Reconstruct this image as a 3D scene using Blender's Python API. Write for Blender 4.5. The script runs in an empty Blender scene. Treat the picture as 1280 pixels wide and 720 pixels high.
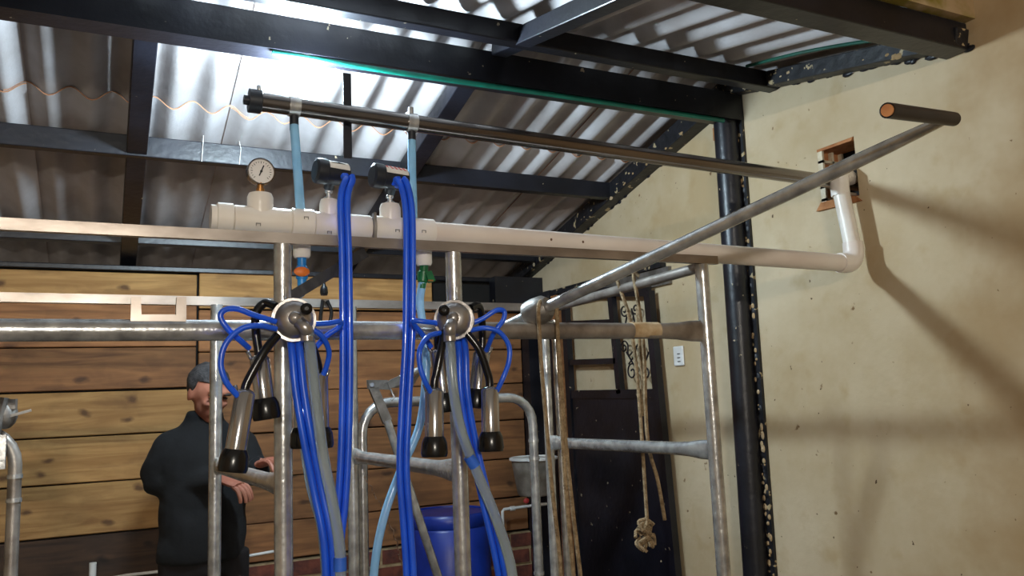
import bpy, bmesh, math, random
from mathutils import Vector, Matrix, noise
random.seed(7)
scene = bpy.context.scene
COL = scene.collection

# ------------------------------------------------------------------ camera
YAW, PIT, ROL, FPX = 0.467592721, 0.133477914, -0.039494481, 1011.68
CAM = Vector((0, 0, 1.45))
FW = Vector((math.sin(YAW)*math.cos(PIT), math.cos(YAW)*math.cos(PIT), math.sin(PIT)))
_r = Vector((math.cos(YAW), -math.sin(YAW), 0)); _u = _r.cross(FW)
RT = math.cos(ROL)*_r + math.sin(ROL)*_u
UP = -math.sin(ROL)*_r + math.cos(ROL)*_u
cd = bpy.data.cameras.new('camera'); cam = bpy.data.objects.new('camera', cd); COL.objects.link(cam)
cd.sensor_width = 36; cd.lens = 36*FPX/1280; cd.clip_start = 0.02
cam.matrix_world = Matrix(((RT.x, UP.x, -FW.x, CAM.x), (RT.y, UP.y, -FW.y, CAM.y), (RT.z, UP.z, -FW.z, CAM.z), (0, 0, 0, 1)))
scene.camera = cam

# ------------------------------------------------------------------ light and exposure
w = bpy.data.worlds.new('world'); scene.world = w; w.use_nodes = True
w.node_tree.nodes['Background'].inputs[0].default_value = (1.0, 0.86, 0.68, 1)
w.node_tree.nodes['Background'].inputs[1].default_value = 0.16
LAMP_STRENGTH = 500
TUBE_STRENGTH = 900
scene.view_settings.view_transform = 'Standard'; scene.view_settings.look = 'None'
scene.view_settings.exposure = 0.45; scene.view_settings.gamma = 1; scene.view_settings.use_curve_mapping = False

def ray(px, py): return FW + RT*((px-640)/FPX) - UP*((py-360)/FPX)
def P(px, py, Y): r = ray(px, py); return CAM + r*(Y/r.y)
def PX(px, py, X): r = ray(px, py); return CAM + r*(X/r.x)
def V(*a): return Vector(a)

# ------------------------------------------------------------------ materials
MATS = {}
def srgb(r, g, b):
    f = lambda c: (c/255/12.92) if c/255 <= .04045 else ((c/255+.055)/1.055)**2.4
    return (f(r), f(g), f(b), 1)
def mat(name, col, rough=.5, metal=0, var=None, vscale=8, bump=0, bscale=40, trans=0, stretch=(1,1,1), coat=0, emit=None, spec=None, alpha=None):
    m = bpy.data.materials.new(name); m.use_nodes = True; nt = m.node_tree; b = nt.nodes['Principled BSDF']
    b.inputs['Base Color'].default_value = col; b.inputs['Roughness'].default_value = rough; b.inputs['Metallic'].default_value = metal
    if trans: b.inputs['Transmission Weight'].default_value = trans
    if coat: b.inputs['Coat Weight'].default_value = coat
    if spec is not None: b.inputs['Specular IOR Level'].default_value = spec
    if alpha is not None: b.inputs['Alpha'].default_value = alpha
    if emit:
        b.inputs['Emission Color'].default_value = emit[0]; b.inputs['Emission Strength'].default_value = emit[1]
    if var or bump:
        tc = nt.nodes.new('ShaderNodeTexCoord'); mp = nt.nodes.new('ShaderNodeMapping'); mp.inputs['Scale'].default_value = stretch
        nt.links.new(tc.outputs['Object'], mp.inputs[0])
    if var:
        n = nt.nodes.new('ShaderNodeTexNoise'); n.inputs['Scale'].default_value = vscale; n.inputs['Detail'].default_value = 6
        nt.links.new(mp.outputs[0], n.inputs['Vector'])
        cr = nt.nodes.new('ShaderNodeValToRGB'); cr.color_ramp.elements[0].position = .35; cr.color_ramp.elements[1].position = .68
        cr.color_ramp.elements[0].color = var; cr.color_ramp.elements[1].color = col
        nt.links.new(n.outputs[0], cr.inputs[0]); nt.links.new(cr.outputs[0], b.inputs['Base Color'])
    if bump:
        n2 = nt.nodes.new('ShaderNodeTexNoise'); n2.inputs['Scale'].default_value = bscale; n2.inputs['Detail'].default_value = 4
        nt.links.new(mp.outputs[0], n2.inputs['Vector'])
        bp = nt.nodes.new('ShaderNodeBump'); bp.inputs['Strength'].default_value = bump; bp.inputs['Distance'].default_value = .01
        nt.links.new(n2.outputs[0], bp.inputs['Height']); nt.links.new(bp.outputs[0], b.inputs['Normal'])
    MATS[name] = m
    return m
def nd(nt, t, **kw):
    n = nt.nodes.new('ShaderNode'+t)
    for k, v in kw.items():
        if k in n.inputs: n.inputs[k].default_value = v
        else: setattr(n, k, v)
    return n
def mixc(nt, fac, a, b, mode='MIX'):
    m = nt.nodes.new('ShaderNodeMix'); m.data_type = 'RGBA'; m.blend_type = mode
    for s, v in ((0, fac), (6, a), (7, b)):
        if isinstance(v, (tuple, float, int)): m.inputs[s].default_value = v
        else: nt.links.new(v, m.inputs[s])
    return m.outputs[2]
def ramp(nt, src, p0, p1, c0=(0,0,0,1), c1=(1,1,1,1)):
    r = nt.nodes.new('ShaderNodeValToRGB'); e = r.color_ramp.elements
    e[0].position = p0; e[1].position = p1; e[0].color = c0; e[1].color = c1
    nt.links.new(src, r.inputs[0]); return r.outputs[0]

mat('galv', srgb(214,214,212), .27, .70, srgb(160,160,160), 26, .10, 90)
mat('galv_brown', srgb(172,164,156), .42, .62, srgb(124,114,106), 14, .12, 60)
mat('bare_steel', srgb(182,172,164), .34, .70, srgb(124,114,106), 9, .06, 50, stretch=(.5,1,1))
mat('stainless', srgb(146,140,136), .20, .95, srgb(112,106,102), 7, stretch=(.25,1,1))
mat('chrome', srgb(190,188,188), .16, .86, srgb(160,158,158), 12)
mat('claw_steel', srgb(186,182,180), .30, .80, srgb(140,134,132), 18, .08, 60)
mat('grey_cast', srgb(150,146,142), .5, .7, srgb(112,106,100), 20, .2, 60)
mat('rusty', srgb(128,96,74), .8, .1, srgb(84,58,42), 20, .2, 50)
mat('pvc', srgb(240,234,226), .32, 0, srgb(222,212,200), 6)
mat('pvc_aged', srgb(240,232,224), .35, 0, srgb(222,208,198), 5, stretch=(.6,1,1))
mat('rubber', srgb(16,16,18), .24, 0, srgb(10,10,11), 20)
mat('black_plastic', srgb(34,38,46), .4, 0, srgb(24,26,32), 8)
mat('blue_hose', srgb(32,98,240), .28, 0, srgb(26,84,216), 12, coat=.3)
mat('light_blue_hose', srgb(164,212,242), .2, 0, srgb(140,196,234), 10, trans=.15)
mat('clear_hose', srgb(206,222,230), .18, 0, srgb(190,208,216), 8, trans=.68)
mat('tape_blue', srgb(50,110,220), .5, 0, srgb(36,84,190), 12)
mat('valve_blue', srgb(40,140,210), .4, 0, srgb(30,116,190), 12)
mat('valve_green', srgb(20,110,60), .4, 0, srgb(14,84,46), 12)
mat('orange', srgb(232,124,44), .5, 0, srgb(206,100,32), 12)
mat('brass', srgb(196,142,84), .35, .8, srgb(160,112,62), 20)
mat('label_white', srgb(228,224,216), .5, 0, srgb(206,200,190), 14)
mat('label_red', srgb(206,70,66), .5, 0, srgb(180,54,50), 14)
mat('dial', srgb(236,234,232), .5, 0, srgb(226,222,220), 6)
mat('ink', srgb(30,30,34), .6, 0, srgb(20,20,24), 12)
mat('rope', srgb(166,144,112), .9, 0, srgb(120,98,70), 60, .6, 160)
mat('terracotta', srgb(186,128,82), .9, 0, srgb(156,98,58), 24, .3, 60)
mat('mortar_white', srgb(226,214,190), .9, 0, srgb(196,180,150), 30, .3, 70)
mat('mortar', srgb(176,152,116), .95, 0, srgb(136,112,80), 22, .4, 60)
mat('brick', srgb(124,66,50), .9, 0, srgb(78,44,38), 16, .4, 60)
mat('blue_barrel', srgb(24,52,150), .35, 0, srgb(16,38,116), 6, .05, 30)
mat('grey_pail', srgb(150,142,132), .55, 0, srgb(104,94,82), 14)
mat('white_plastic', srgb(232,232,230), .4, 0, srgb(216,214,210), 10)
mat('teal', srgb(10,128,108), .45, 0, srgb(8,100,86), 12)
mat('green_cord', srgb(14,92,74), .6, 0, srgb(8,70,56), 12)
mat('copper_wire', srgb(176,128,92), .6, .1, srgb(150,100,70), 20)
mat('skin', srgb(186,124,100), .55, 0, srgb(160,96,76), 14)
mat('hair', srgb(70,66,66), .8, 0, srgb(38,36,38), 60, .5, 200)
mat('jacket', srgb(14,14,17), .95, 0, srgb(10,10,12), 9, .25, 26)
mat('trousers', srgb(24,17,19), .9, 0, srgb(17,12,14), 9, .2, 26)
mat('shoe', srgb(22,20,20), .5, 0, srgb(14,13,13), 20)
mat('zip', srgb(150,150,156), .35, .8, srgb(110,110,116), 30)
mat('eye', srgb(30,22,20), .3, 0, srgb(20,16,14), 30)
mat('brow', srgb(56,44,40), .8, 0, srgb(40,32,30), 60)
mat('lip', srgb(146,84,74), .6, 0, srgb(126,70,62), 30)
mat('floor_concrete', srgb(112,104,94), .9, 0, srgb(78,70,62), 5, .3, 40)
mat('wood_handle', srgb(206,140,84), .6, 0, srgb(170,104,56), 20)
mat('dark_board', srgb(28,24,22), .9, 0, srgb(18,16,14), 10)
mat('bulb_glow', (1,1,1,1), .4, emit=((.70,.88,1.0,1), LAMP_STRENGTH))
mat('tube_glow', (1,1,1,1), .4, emit=((1.0,.92,.79,1), TUBE_STRENGTH))
mat('tan_tape', srgb(206,186,154), .7, 0, srgb(170,140,100), 30)

def black_paint():
    m = bpy.data.materials.new('black_paint'); m.use_nodes = True; nt = m.node_tree; b = nt.nodes['Principled BSDF']
    tc = nd(nt, 'TexCoord')
    n = nd(nt, 'TexNoise', Scale=34., Detail=3.); nt.links.new(tc.outputs['Object'], n.inputs['Vector'])
    n2 = nd(nt, 'TexNoise', Scale=5., Detail=3.); nt.links.new(tc.outputs['Object'], n2.inputs['Vector'])
    base = ramp(nt, n2.outputs[0], .4, .7, srgb(18,18,24), srgb(30,31,40))
    chip = ramp(nt, n.outputs[0], .725, .74)
    nt.links.new(mixc(nt, chip, base, srgb(176,160,132)), b.inputs['Base Color']); b.inputs['Roughness'].default_value = .38
    bp = nd(nt, 'Bump', Strength=.15, Distance=.01); nt.links.new(n.outputs[0], bp.inputs['Height']); nt.links.new(bp.outputs[0], b.inputs['Normal'])
    MATS['black_paint'] = m
black_paint()
def black_rough():
    m = bpy.data.materials.new('black_ragged'); m.use_nodes = True; nt = m.node_tree; b = nt.nodes['Principled BSDF']
    tc = nd(nt, 'TexCoord')
    n = nd(nt, 'TexNoise', Scale=26., Detail=6.); nt.links.new(tc.outputs['Object'], n.inputs['Vector'])
    base = ramp(nt, n.outputs[0], .35, .6, srgb(14,14,18), srgb(28,28,34))
    chip = ramp(nt, n.outputs[0], .63, .65)
    nt.links.new(mixc(nt, chip, base, srgb(176,156,120)), b.inputs['Base Color']); b.inputs['Roughness'].default_value = .5
    bp = nd(nt, 'Bump', Strength=.4, Distance=.01); nt.links.new(n.outputs[0], bp.inputs['Height']); nt.links.new(bp.outputs[0], b.inputs['Normal'])
    MATS['black_ragged'] = m
black_rough()
def plaster():
    m = bpy.data.materials.new('plaster'); m.use_nodes = True; nt = m.node_tree; b = nt.nodes['Principled BSDF']
    tc = nd(nt, 'TexCoord'); O = tc.outputs['Object']
    n1 = nd(nt, 'TexNoise', Scale=1.6, Detail=5., Roughness=.6); nt.links.new(O, n1.inputs['Vector'])
    n2 = nd(nt, 'TexNoise', Scale=9., Detail=6.); nt.links.new(O, n2.inputs['Vector'])
    n3 = nd(nt, 'TexNoise', Scale=42., Detail=2.); nt.links.new(O, n3.inputs['Vector'])
    c = ramp(nt, n1.outputs[0], .34, .64, srgb(180,157,120), srgb(204,186,156))
    c = mixc(nt, ramp(nt, n2.outputs[0], .58, .74, (0,0,0,1), (.45,.45,.45,1)), c, srgb(172,144,100))
    c = mixc(nt, ramp(nt, n3.outputs[0], .745, .76), c, srgb(90,70,48))
    n4 = nd(nt, 'TexNoise', Scale=13., Detail=4.); nt.links.new(O, n4.inputs['Vector'])
    c = mixc(nt, ramp(nt, n4.outputs[0], .70, .73), c, srgb(122,94,62))
    # damp brown stain with its own outline towards the near end of the wall
    sep = nd(nt, 'SeparateXYZ'); nt.links.new(O, sep.inputs[0])
    a = nd(nt, 'Math', operation='MULTIPLY_ADD'); nt.links.new(n1.outputs[0], a.inputs[0]); a.inputs[1].default_value = .9; nt.links.new(sep.outputs[1], a.inputs[2])
    st = ramp(nt, a.outputs[0], .0, 1.0)
    mr = nd(nt, 'MapRange'); nt.links.new(a.outputs[0], mr.inputs[0]); mr.inputs[1].default_value = .72; mr.inputs[2].default_value = .32
    c = mixc(nt, mr.outputs[0], c, srgb(164,134,94))
    nt.links.new(c, b.inputs['Base Color']); b.inputs['Roughness'].default_value = .9
    h = mixc(nt, .5, n2.outputs[0], n1.outputs[0])
    bp = nd(nt, 'Bump', Strength=.35, Distance=.03); nt.links.new(h, bp.inputs['Height']); nt.links.new(bp.outputs[0], b.inputs['Normal'])
    MATS['plaster'] = m
plaster()
def header_plaster():
    m = MATS['plaster'].copy(); m.name = 'plaster_olive'; nt = m.node_tree; b = nt.nodes['Principled BSDF']
    src = b.inputs['Base Color'].links[0].from_socket
    tc = nd(nt, 'TexCoord'); n = nd(nt, 'TexNoise', Scale=4., Detail=5.); nt.links.new(tc.outputs['Object'], n.inputs['Vector'])
    nt.links.new(mixc(nt, ramp(nt, n.outputs[0], .47, .55), src, srgb(130,116,40)), b.inputs['Base Color'])
    MATS['plaster_olive'] = m
header_plaster()
def wood(name, light, dark, knot):
    m = bpy.data.materials.new(name); m.use_nodes = True; nt = m.node_tree; b = nt.nodes['Principled BSDF']
    tc = nd(nt, 'TexCoord'); oi = nd(nt, 'ObjectInfo')
    off = nd(nt, 'VectorMath', operation='SCALE'); off.inputs[0].default_value = (37, 19, 53); nt.links.new(oi.outputs['Random'], off.inputs['Scale'])
    add = nd(nt, 'VectorMath', operation='ADD'); nt.links.new(tc.outputs['Object'], add.inputs[0]); nt.links.new(off.outputs[0], add.inputs[1])
    mp = nd(nt, 'Mapping'); mp.inputs['Scale'].default_value = (1.2, 14, 14); nt.links.new(add.outputs[0], mp.inputs[0])
    n = nd(nt, 'TexNoise', Scale=1.6, Detail=7., Distortion=1.2); nt.links.new(mp.outputs[0], n.inputs['Vector'])
    mp2 = nd(nt, 'Mapping'); mp2.inputs['Scale'].default_value = (2.6, 0, 4.2); nt.links.new(add.outputs[0], mp2.inputs[0])
    n2 = nd(nt, 'TexNoise', Scale=1.3, Detail=5.); nt.links.new(mp2.outputs[0], n2.inputs['Vector'])
    sp = nd(nt, 'SeparateXYZ'); nt.links.new(mp2.outputs[0], sp.inputs[0]); cb = nd(nt, 'CombineXYZ')
    nt.links.new(sp.outputs[0], cb.inputs[0]); nt.links.new(sp.outputs[2], cb.inputs[1])
    nw_ = nd(nt, 'TexNoise', Scale=3., Detail=3.); nt.links.new(cb.outputs[0], nw_.inputs['Vector'])
    ws = nd(nt, 'VectorMath', operation='MULTIPLY_ADD'); nt.links.new(nw_.outputs['Color'], ws.inputs[0]); ws.inputs[1].default_value = (.25,.25,0); nt.links.new(cb.outputs[0], ws.inputs[2])
    vo = nd(nt, 'TexVoronoi', Scale=1.25, voronoi_dimensions='2D'); nt.links.new(ws.outputs[0], vo.inputs['Vector'])
    n5 = nd(nt, 'TexNoise', Scale=2.2, Detail=4.); nt.links.new(ws.outputs[0], n5.inputs['Vector'])
    c = mixc(nt, ramp(nt, n.outputs[0], .34, .66), dark, light)
    c = mixc(nt, ramp(nt, n2.outputs[0], .45, .7, (0,0,0,1), (.55,.55,.55,1)), c, dark)
    c = mixc(nt, ramp(nt, vo.outputs['Distance'], .035, .11, (.9,.9,.9,1), (0,0,0,1)), c, knot)
    c = mixc(nt, ramp(nt, n5.outputs[0], .50, .72, (0,0,0,1), (.42,.42,.42,1)), c, knot)
    hs = nd(nt, 'HueSaturation'); nt.links.new(c, hs.inputs['Color'])
    mr = nd(nt, 'MapRange'); nt.links.new(oi.outputs['Random'], mr.inputs[0]); mr.inputs[3].default_value = .8; mr.inputs[4].default_value = 1.15
    nt.links.new(mr.outputs[0], hs.inputs['Value'])
    nt.links.new(hs.outputs[0], b.inputs['Base Color']); b.inputs['Roughness'].default_value = .75
    bp = nd(nt, 'Bump', Strength=.25, Distance=.006); nt.links.new(n.outputs[0], bp.inputs['Height']); nt.links.new(bp.outputs[0], b.inputs['Normal'])
    MATS[name] = m
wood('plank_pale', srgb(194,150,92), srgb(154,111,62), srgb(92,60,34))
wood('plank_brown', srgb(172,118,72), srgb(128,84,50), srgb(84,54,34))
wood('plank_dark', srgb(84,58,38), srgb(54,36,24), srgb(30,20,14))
mat('roof_cement', srgb(198,194,196), .85, 0, srgb(160,152,150), 3, .15, 60)

# ------------------------------------------------------------------ mesh builder
WO = {}
def tag(o, label=None, cat=None, group=None, kind=None):
    if label: o['label'] = label
    if cat: o['category'] = cat
    if group: o['group'] = group
    if kind: o['kind'] = kind
    return o
def empty(name, loc, label=None, cat=None, group=None, kind=None):
    o = bpy.data.objects.new(name, None); COL.objects.link(o); o.location = loc; o.empty_display_size = .05
    WO[o] = Vector(loc); return tag(o, label, cat, group, kind)
def smooth_path(pts, n=8):
    pts = [Vector(p) for p in pts]; out = []
    ex = [pts[0]*2-pts[1]] + pts + [pts[-1]*2-pts[-2]]
    for i in range(1, len(ex)-2):
        a, b, c, d = ex[i-1], ex[i], ex[i+1], ex[i+2]
        for k in range(n):
            t = k/n
            out.append(.5*((2*b)+(c-a)*t+(2*a-5*b+4*c-d)*t*t+(-a+3*b-3*c+d)*t**3))
    out.append(pts[-1]); return out
class MB:
    def __init__(s): s.v = []; s.f = []; s.sm = []
    def add(s, vs, fs, smooth=False):
        o = len(s.v); s.v += [Vector(v) for v in vs]
        for f in fs: s.f.append([i+o for i in f]); s.sm.append(smooth)
        return s
    def hexa(s, p):   # 8 corners: bottom ring 0-3, top ring 4-7
        return s.add(p, [(3,2,1,0),(4,5,6,7),(0,1,5,4),(1,2,6,5),(2,3,7,6),(3,0,4,7)])
    def box(s, lo, hi):
        a, b = lo, hi
        return s.hexa([(a[0],a[1],a[2]),(b[0],a[1],a[2]),(b[0],b[1],a[2]),(a[0],b[1],a[2]),(a[0],a[1],b[2]),(b[0],a[1],b[2]),(b[0],b[1],b[2]),(a[0],b[1],b[2])])
    def beam(s, A, B, wd, ht, upv=(0,0,1)):   # rectangular bar, A-B is the centre line
        A = Vector(A); B = Vector(B); d = (B-A).normalized(); u = Vector(upv); u = (u-d*u.dot(d)).normalized(); x = d.cross(u)
        q = [x*(-wd/2)-u*(ht/2), x*(wd/2)-u*(ht/2), x*(wd/2)+u*(ht/2), x*(-wd/2)+u*(ht/2)]
        return s.add([A+k for k in q]+[B+k for k in q], [(0,1,2,3),(7,6,5,4),(0,4,5,1),(1,5,6,2),(2,6,7,3),(3,7,4,0)])
    def tube(s, pts, r, n=14, cap=True, flat=None):
        pts = [Vector(p) for p in pts]; m = len(pts)
        rs = r if isinstance(r, (list, tuple)) else [r]*m
        t0 = (pts[1]-pts[0]).normalized(); ref = Vector((0,0,1)) if abs(t0.z) < .9 else Vector((1,0,0))
        u = (ref-t0*ref.dot(t0)).normalized(); vs = []
        for i in range(m):
            t = (pts[min(i+1,m-1)]-pts[max(i-1,0)]).normalized()
            u = (u-t*u.dot(t)).normalized(); x = t.cross(u)
            fx, fu = (1, 1) if flat is None else flat[i]
            for k in range(n):
                a = 2*math.pi*k/n; vs.append(pts[i]+(x*math.cos(a)*fx+u*math.sin(a)*fu)*rs[i])
        fs = [(i*n+k, i*n+(k+1)%n, (i+1)*n+(k+1)%n, (i+1)*n+k) for i in range(m-1) for k in range(n)]
        s.add(vs, fs, True)
        if cap:
            s.add(vs[:n], [tuple(range(n-1,-1,-1))]); s.add(vs[-n:], [tuple(range(n))])
        return s
    def lathe(s, base, axis, prof, n=24):   # prof: (radius, height) from base along axis
        base = Vector(base); ax = Vector(axis).normalized(); ref = Vector((0,0,1)) if abs(ax.z) < .9 else Vector((1,0,0))
        u = (ref-ax*ref.dot(ax)).normalized(); x = ax.cross(u); vs = []
        for r, h in prof:
            for k in range(n):
                a = 2*math.pi*k/n; vs.append(base+ax*h+(x*math.cos(a)+u*math.sin(a))*max(r, 1e-5))
        m = len(prof)
        for i in range(m-1):     # split rings so profile corners stay crisp
            s.add(vs[i*n:(i+2)*n], [(k, (k+1)%n, n+(k+1)%n, n+k) for k in range(n)], True)
        if prof[0][0] > 1e-4: s.add(vs[:n], [tuple(range(n-1,-1,-1))])
        if prof[-1][0] > 1e-4: s.add(vs[-n:], [tuple(range(n))])
        return s
    def ball(s, c, r, n=12, m=8):
        rx, ry, rz = r if isinstance(r, (tuple, list)) else (r, r, r); c = Vector(c); vs = []; fs = []
        for i in range(m+1):
            th = math.pi*i/m
            for k in range(n):
                a = 2*math.pi*k/n; vs.append(c+Vector((rx*math.sin(th)*math.cos(a), ry*math.sin(th)*math.sin(a), -rz*math.cos(th))))
        fs = [(i*n+k, i*n+(k+1)%n, (i+1)*n+(k+1)%n, (i+1)*n+k) for i in range(m) for k in range(n)]
        return s.add(vs, fs, True)
    def prism(s, poly, off):   # polygon extruded by vector off
        n = len(poly); a = [Vector(p) for p in poly]; b = [p+Vector(off) for p in a]
        return s.add(a+b, [tuple(range(n-1,-1,-1)), tuple(range(n,2*n))]+[(i,(i+1)%n,n+(i+1)%n,n+i) for i in range(n)])
    def build(s, name, m, parent=None, label=None, cat=None, group=None, kind=None, weld=True):
        lo = Vector((min(v.x for v in s.v), min(v.y for v in s.v), min(v.z for v in s.v)))
        hi = Vector((max(v.x for v in s.v), max(v.y for v in s.v), max(v.z for v in s.v)))
        c = (lo+hi)/2
        if parent is None: c.z = lo.z
        me = bpy.data.meshes.new(name); me.from_pydata([v-c for v in s.v], [], s.f)
        me.polygons.foreach_set('use_smooth', s.sm)
        bm = bmesh.new(); bm.from_mesh(me)
        if weld: bmesh.ops.remove_doubles(bm, verts=bm.verts, dist=1e-6)
        bmesh.ops.recalc_face_normals(bm, faces=bm.faces)
        for e in bm.edges:
            if len(e.link_faces) == 2 and e.calc_face_angle(0) > .7: e.smooth = False
        bm.to_mesh(me); bm.free()
        for q in (m if isinstance(m, (list, tuple)) else [m]): me.materials.append(MATS[q])
        o = bpy.data.objects.new(name, me); COL.objects.link(o)
        return place(o, c, parent, label, cat, group, kind)
def place(o, c, parent, label=None, cat=None, group=None, kind=None):
    WO[o] = Vector(c)
    if parent is not None: o.parent = parent; o.location = c-WO[parent]
    else: o.location = c
    return tag(o, label, cat, group, kind)

# ================================================================== THE SETTING
WX, WY = 2.40, 4.46           # right wall plane, back wall plane
RY, RZ = 2.55, 2.77           # ridge line of the sheet underside
SB, SF = .25, .21             # slopes of back and front roof
def roof_z(y): return RZ-SB*(y-RY) if y >= RY else RZ-SF*(RY-y)
LX = -2.6

MB().box((LX-.2, -2.4, -.1), (WX+.15, 5.2, 0)).build('floor', 'floor_concrete', kind='structure')
# right wall with the broken recess where the steel pipe goes through
hy0, hy1 = 1.965, 2.135; hz0, hz1 = 2.115, 2.335
def top(y): return roof_z(y)-.02 if y >= 1.53 else 3.3
wr = MB()
wr.prism([(WX,-2.4,0),(WX,hy0,0),(WX,hy0,top(hy0)),(WX,1.53,top(1.53)),(WX,1.53,3.3),(WX,-2.4,3.3)], (.15,0,0))
wr.prism([(WX,hy1,0),(WX,5.2,0),(WX,5.2,top(5.2)),(WX,RY,top(RY)),(WX,hy1,top(hy1))], (.15,0,0))
wr.prism([(WX,hy0,0),(WX,hy1,0),(WX,hy1,hz0),(WX,hy0,hz0)], (.15,0,0))
wr.prism([(WX,hy0,hz1),(WX,hy1,hz1),(WX,hy1,top(hy1)),(WX,hy0,top(hy0))], (.15,0,0))
wall_right = wr.build('wall_right', 'plaster', kind='structure', weld=False)
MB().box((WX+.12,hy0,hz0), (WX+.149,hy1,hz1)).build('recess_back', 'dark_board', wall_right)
# exposed hollow brick: slab above, web of cells at the far side
tb = MB()
tb.prism([(WX-.004,hy0+.01,hz1-.014),(WX-.004,hy1-.002,hz1-.012),(WX-.004,hy1-.002,hz1-.002),(WX-.004,hy0+.002,hz1-.002)], (.115,0,0))
tb.prism([(WX-.012,hy0-.012,hz0-.022),(WX-.012,hy1+.02,hz0-.016),(WX-.012,hy1-.005,hz0+.012),(WX-.012,hy0+.02,hz0+.008)], (.12,0,0))
tb.build('brick', 'terracotta', wall_right, label='broken terracotta brick around the pipe hole')
cell = MB(); yf = hy1-.002
for i in range(3):
    x = WX-.003+i*.052; cell.box((x, yf-.022, hz0+.012), (x+.010, yf, hz1-.012))
for j in range(4):
    z = hz0+.016+j*.049; cell.box((WX-.003, yf-.022, z), (WX+.111, yf, z+.010))
cell.build('brick_web', 'mortar_white', wall_right, label='white mortared cells of the broken hollow brick')
MB().box((WX+.006,yf-.004,hz0+.012), (WX+.11,yf+.0,hz1-.012)).build('brick', 'terracotta', wall_right)

MB().prism([(WX-.004,2.63,2.50),(WX-.004,2.70,2.545),(WX-.004,2.70,2.60),(WX-.004,2.63,2.62)], (.006,0,0)).build('brick_patch', 'terracotta', wall_right, label='small bare brick patch beside the post top')
MB().box((LX-.15, -2.4, 0), (LX, 5.2, 3.0)).build('wall_left', 'plaster', kind='structure')
MB().prism([(LX,1.475,2.562),(WX,1.475,2.562),(WX,1.475,3.3),(LX,1.475,3.3)], (0,.035,0)).build('wall_front', 'plaster_olive', kind='structure')

# back wall: dark backing, boards nailed on, brick footing on the right
wall_back = MB().prism([(LX,WY+.04,0),(WX,WY+.04,0),(WX,WY+.04,2.155),(LX,WY+.04,2.155)], (0,.12,0)).build('wall_back', 'dark_board', kind='structure')
def plank(x0, x1, z0, z1, m, dz=0):
    th = .026+random.uniform(-.004,.006); g = .004; j = lambda: random.uniform(-.004,.004)
    y0 = WY-random.uniform(0,.006)
    z0a, z0b, z1a, z1b = z0+g+j(), z0+g+j()+dz, z1-g+j(), z1-g+j()+dz
    mb = MB().hexa([(x0,y0,z0a),(x1,y0,z0b),(x1,y0+th,z0b),(x0,y0+th,z0a),(x0,y0,z1a),(x1,y0,z1b),(x1,y0+th,z1b),(x0,y0+th,z1a)])
    o = mb.build('plank', m, wall_back)
    bv = o.modifiers.new('bevel', 'BEVEL'); bv.width = .004; bv.segments = 1; return o
XJ = .421
lz = [2.149, 2.010, 1.771, 1.558, 1.341, 1.122, .877, .63, .40, .18, .0]
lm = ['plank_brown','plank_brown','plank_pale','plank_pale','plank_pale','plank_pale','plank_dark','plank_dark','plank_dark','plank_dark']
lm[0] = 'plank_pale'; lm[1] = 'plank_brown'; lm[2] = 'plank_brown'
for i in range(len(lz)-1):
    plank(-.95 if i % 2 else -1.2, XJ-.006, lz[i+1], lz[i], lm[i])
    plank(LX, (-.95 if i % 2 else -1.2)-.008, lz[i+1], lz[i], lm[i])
rz_ = [2.165, 1.968, 1.741, 1.528, 1.313, 1.084, .850, .655]
for i in range(len(rz_)-1):
    e = WX-.10 if i else 1.72
    plank(XJ+.006, e, rz_[i+1], rz_[i], 'plank_pale' if i == 0 else 'plank_brown')
bz = .645; row = 0
while bz > .02:
    z0 = max(bz-.075, .0); x = XJ-.35+(.13 if row % 2 else 0)
    while x < WX-.05:
        x1 = min(x+.245, WX-.02)
        if x1-x > .05:
            yo = random.uniform(-.008,.006)
            MB().box((x, WY-.03+yo, z0), (x1, WY+.05, bz-.002)).build('brick', 'brick', wall_back)
        x += .262
    bz -= .092; row += 1
MB().box((XJ-.37, WY-.022, 0), (WX, WY+.045, .648)).build('mortar_bed', 'mortar', wall_back)
# left of the footing the lowest boards run on

# roof: corrugated cement sheets in two courses behind the ridge and one in front
ceiling = empty('ceiling', (0, RY, RZ), kind='structure')
PITCH, AMP = .140, .021
def sheet(x0, nw, y0, y1, lift):
    per = 10; nx = nw*per+1; mb = MB(); T = .005; vs = []
    for (y) in (y0, y1):
        for dz in (0, T):
            for i in range(nx):
                x = x0+i*PITCH/per
                z = roof_z((y0+y1)/2) + (-SB if (y0+y1)/2 > RY else SF)*(y-(y0+y1)/2) + lift + dz + AMP*(1+math.cos(2*math.pi*x/PITCH))
                vs.append((x, y, z))
    f = []
    for i in range(nx-1):
        a = [i, nx+i, 2*nx+i, 3*nx+i]
        f += [(a[0], a[0]+1, a[2]+1, a[2]), (a[1], a[3], a[3]+1, a[1]+1)]
    mb.add(vs, f, True)
    mb.add(vs, [(i, nx+i, nx+i+1, i+1) for i in range(nx-1)]+[(2*nx+i, 2*nx+i+1, 3*nx+i+1, 3*nx+i) for i in range(nx-1)]+[(0, 2*nx, 3*nx, nx), (nx-1, 2*nx-1, 4*nx-1, 3*nx-1)])
    o = mb.build('roof_sheet', ['roof_cement', 'copper_wire'], ceiling, weld=False)
    for i in range(2*(nx-1), len(o.data.polygons)): o.data.polygons[i].material_index = 1
    return o
NW = 6; k = 0
x = LX-.06
while x < WX+.1:
    nw = NW if x+NW*PITCH < WX+.12 else max(1, int((WX+.12-x)/PITCH))
    if k % 2: lf = .008
    else: lf = 0
    sheet(x, nw, 3.26, 5.2, lf); sheet(x+PITCH*0, nw, 2.56, 3.42, lf+.012); sheet(x, nw, 1.52, 2.54, lf+.004)
    x += (NW-.5)*PITCH if nw == NW else 9; k += 1
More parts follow.
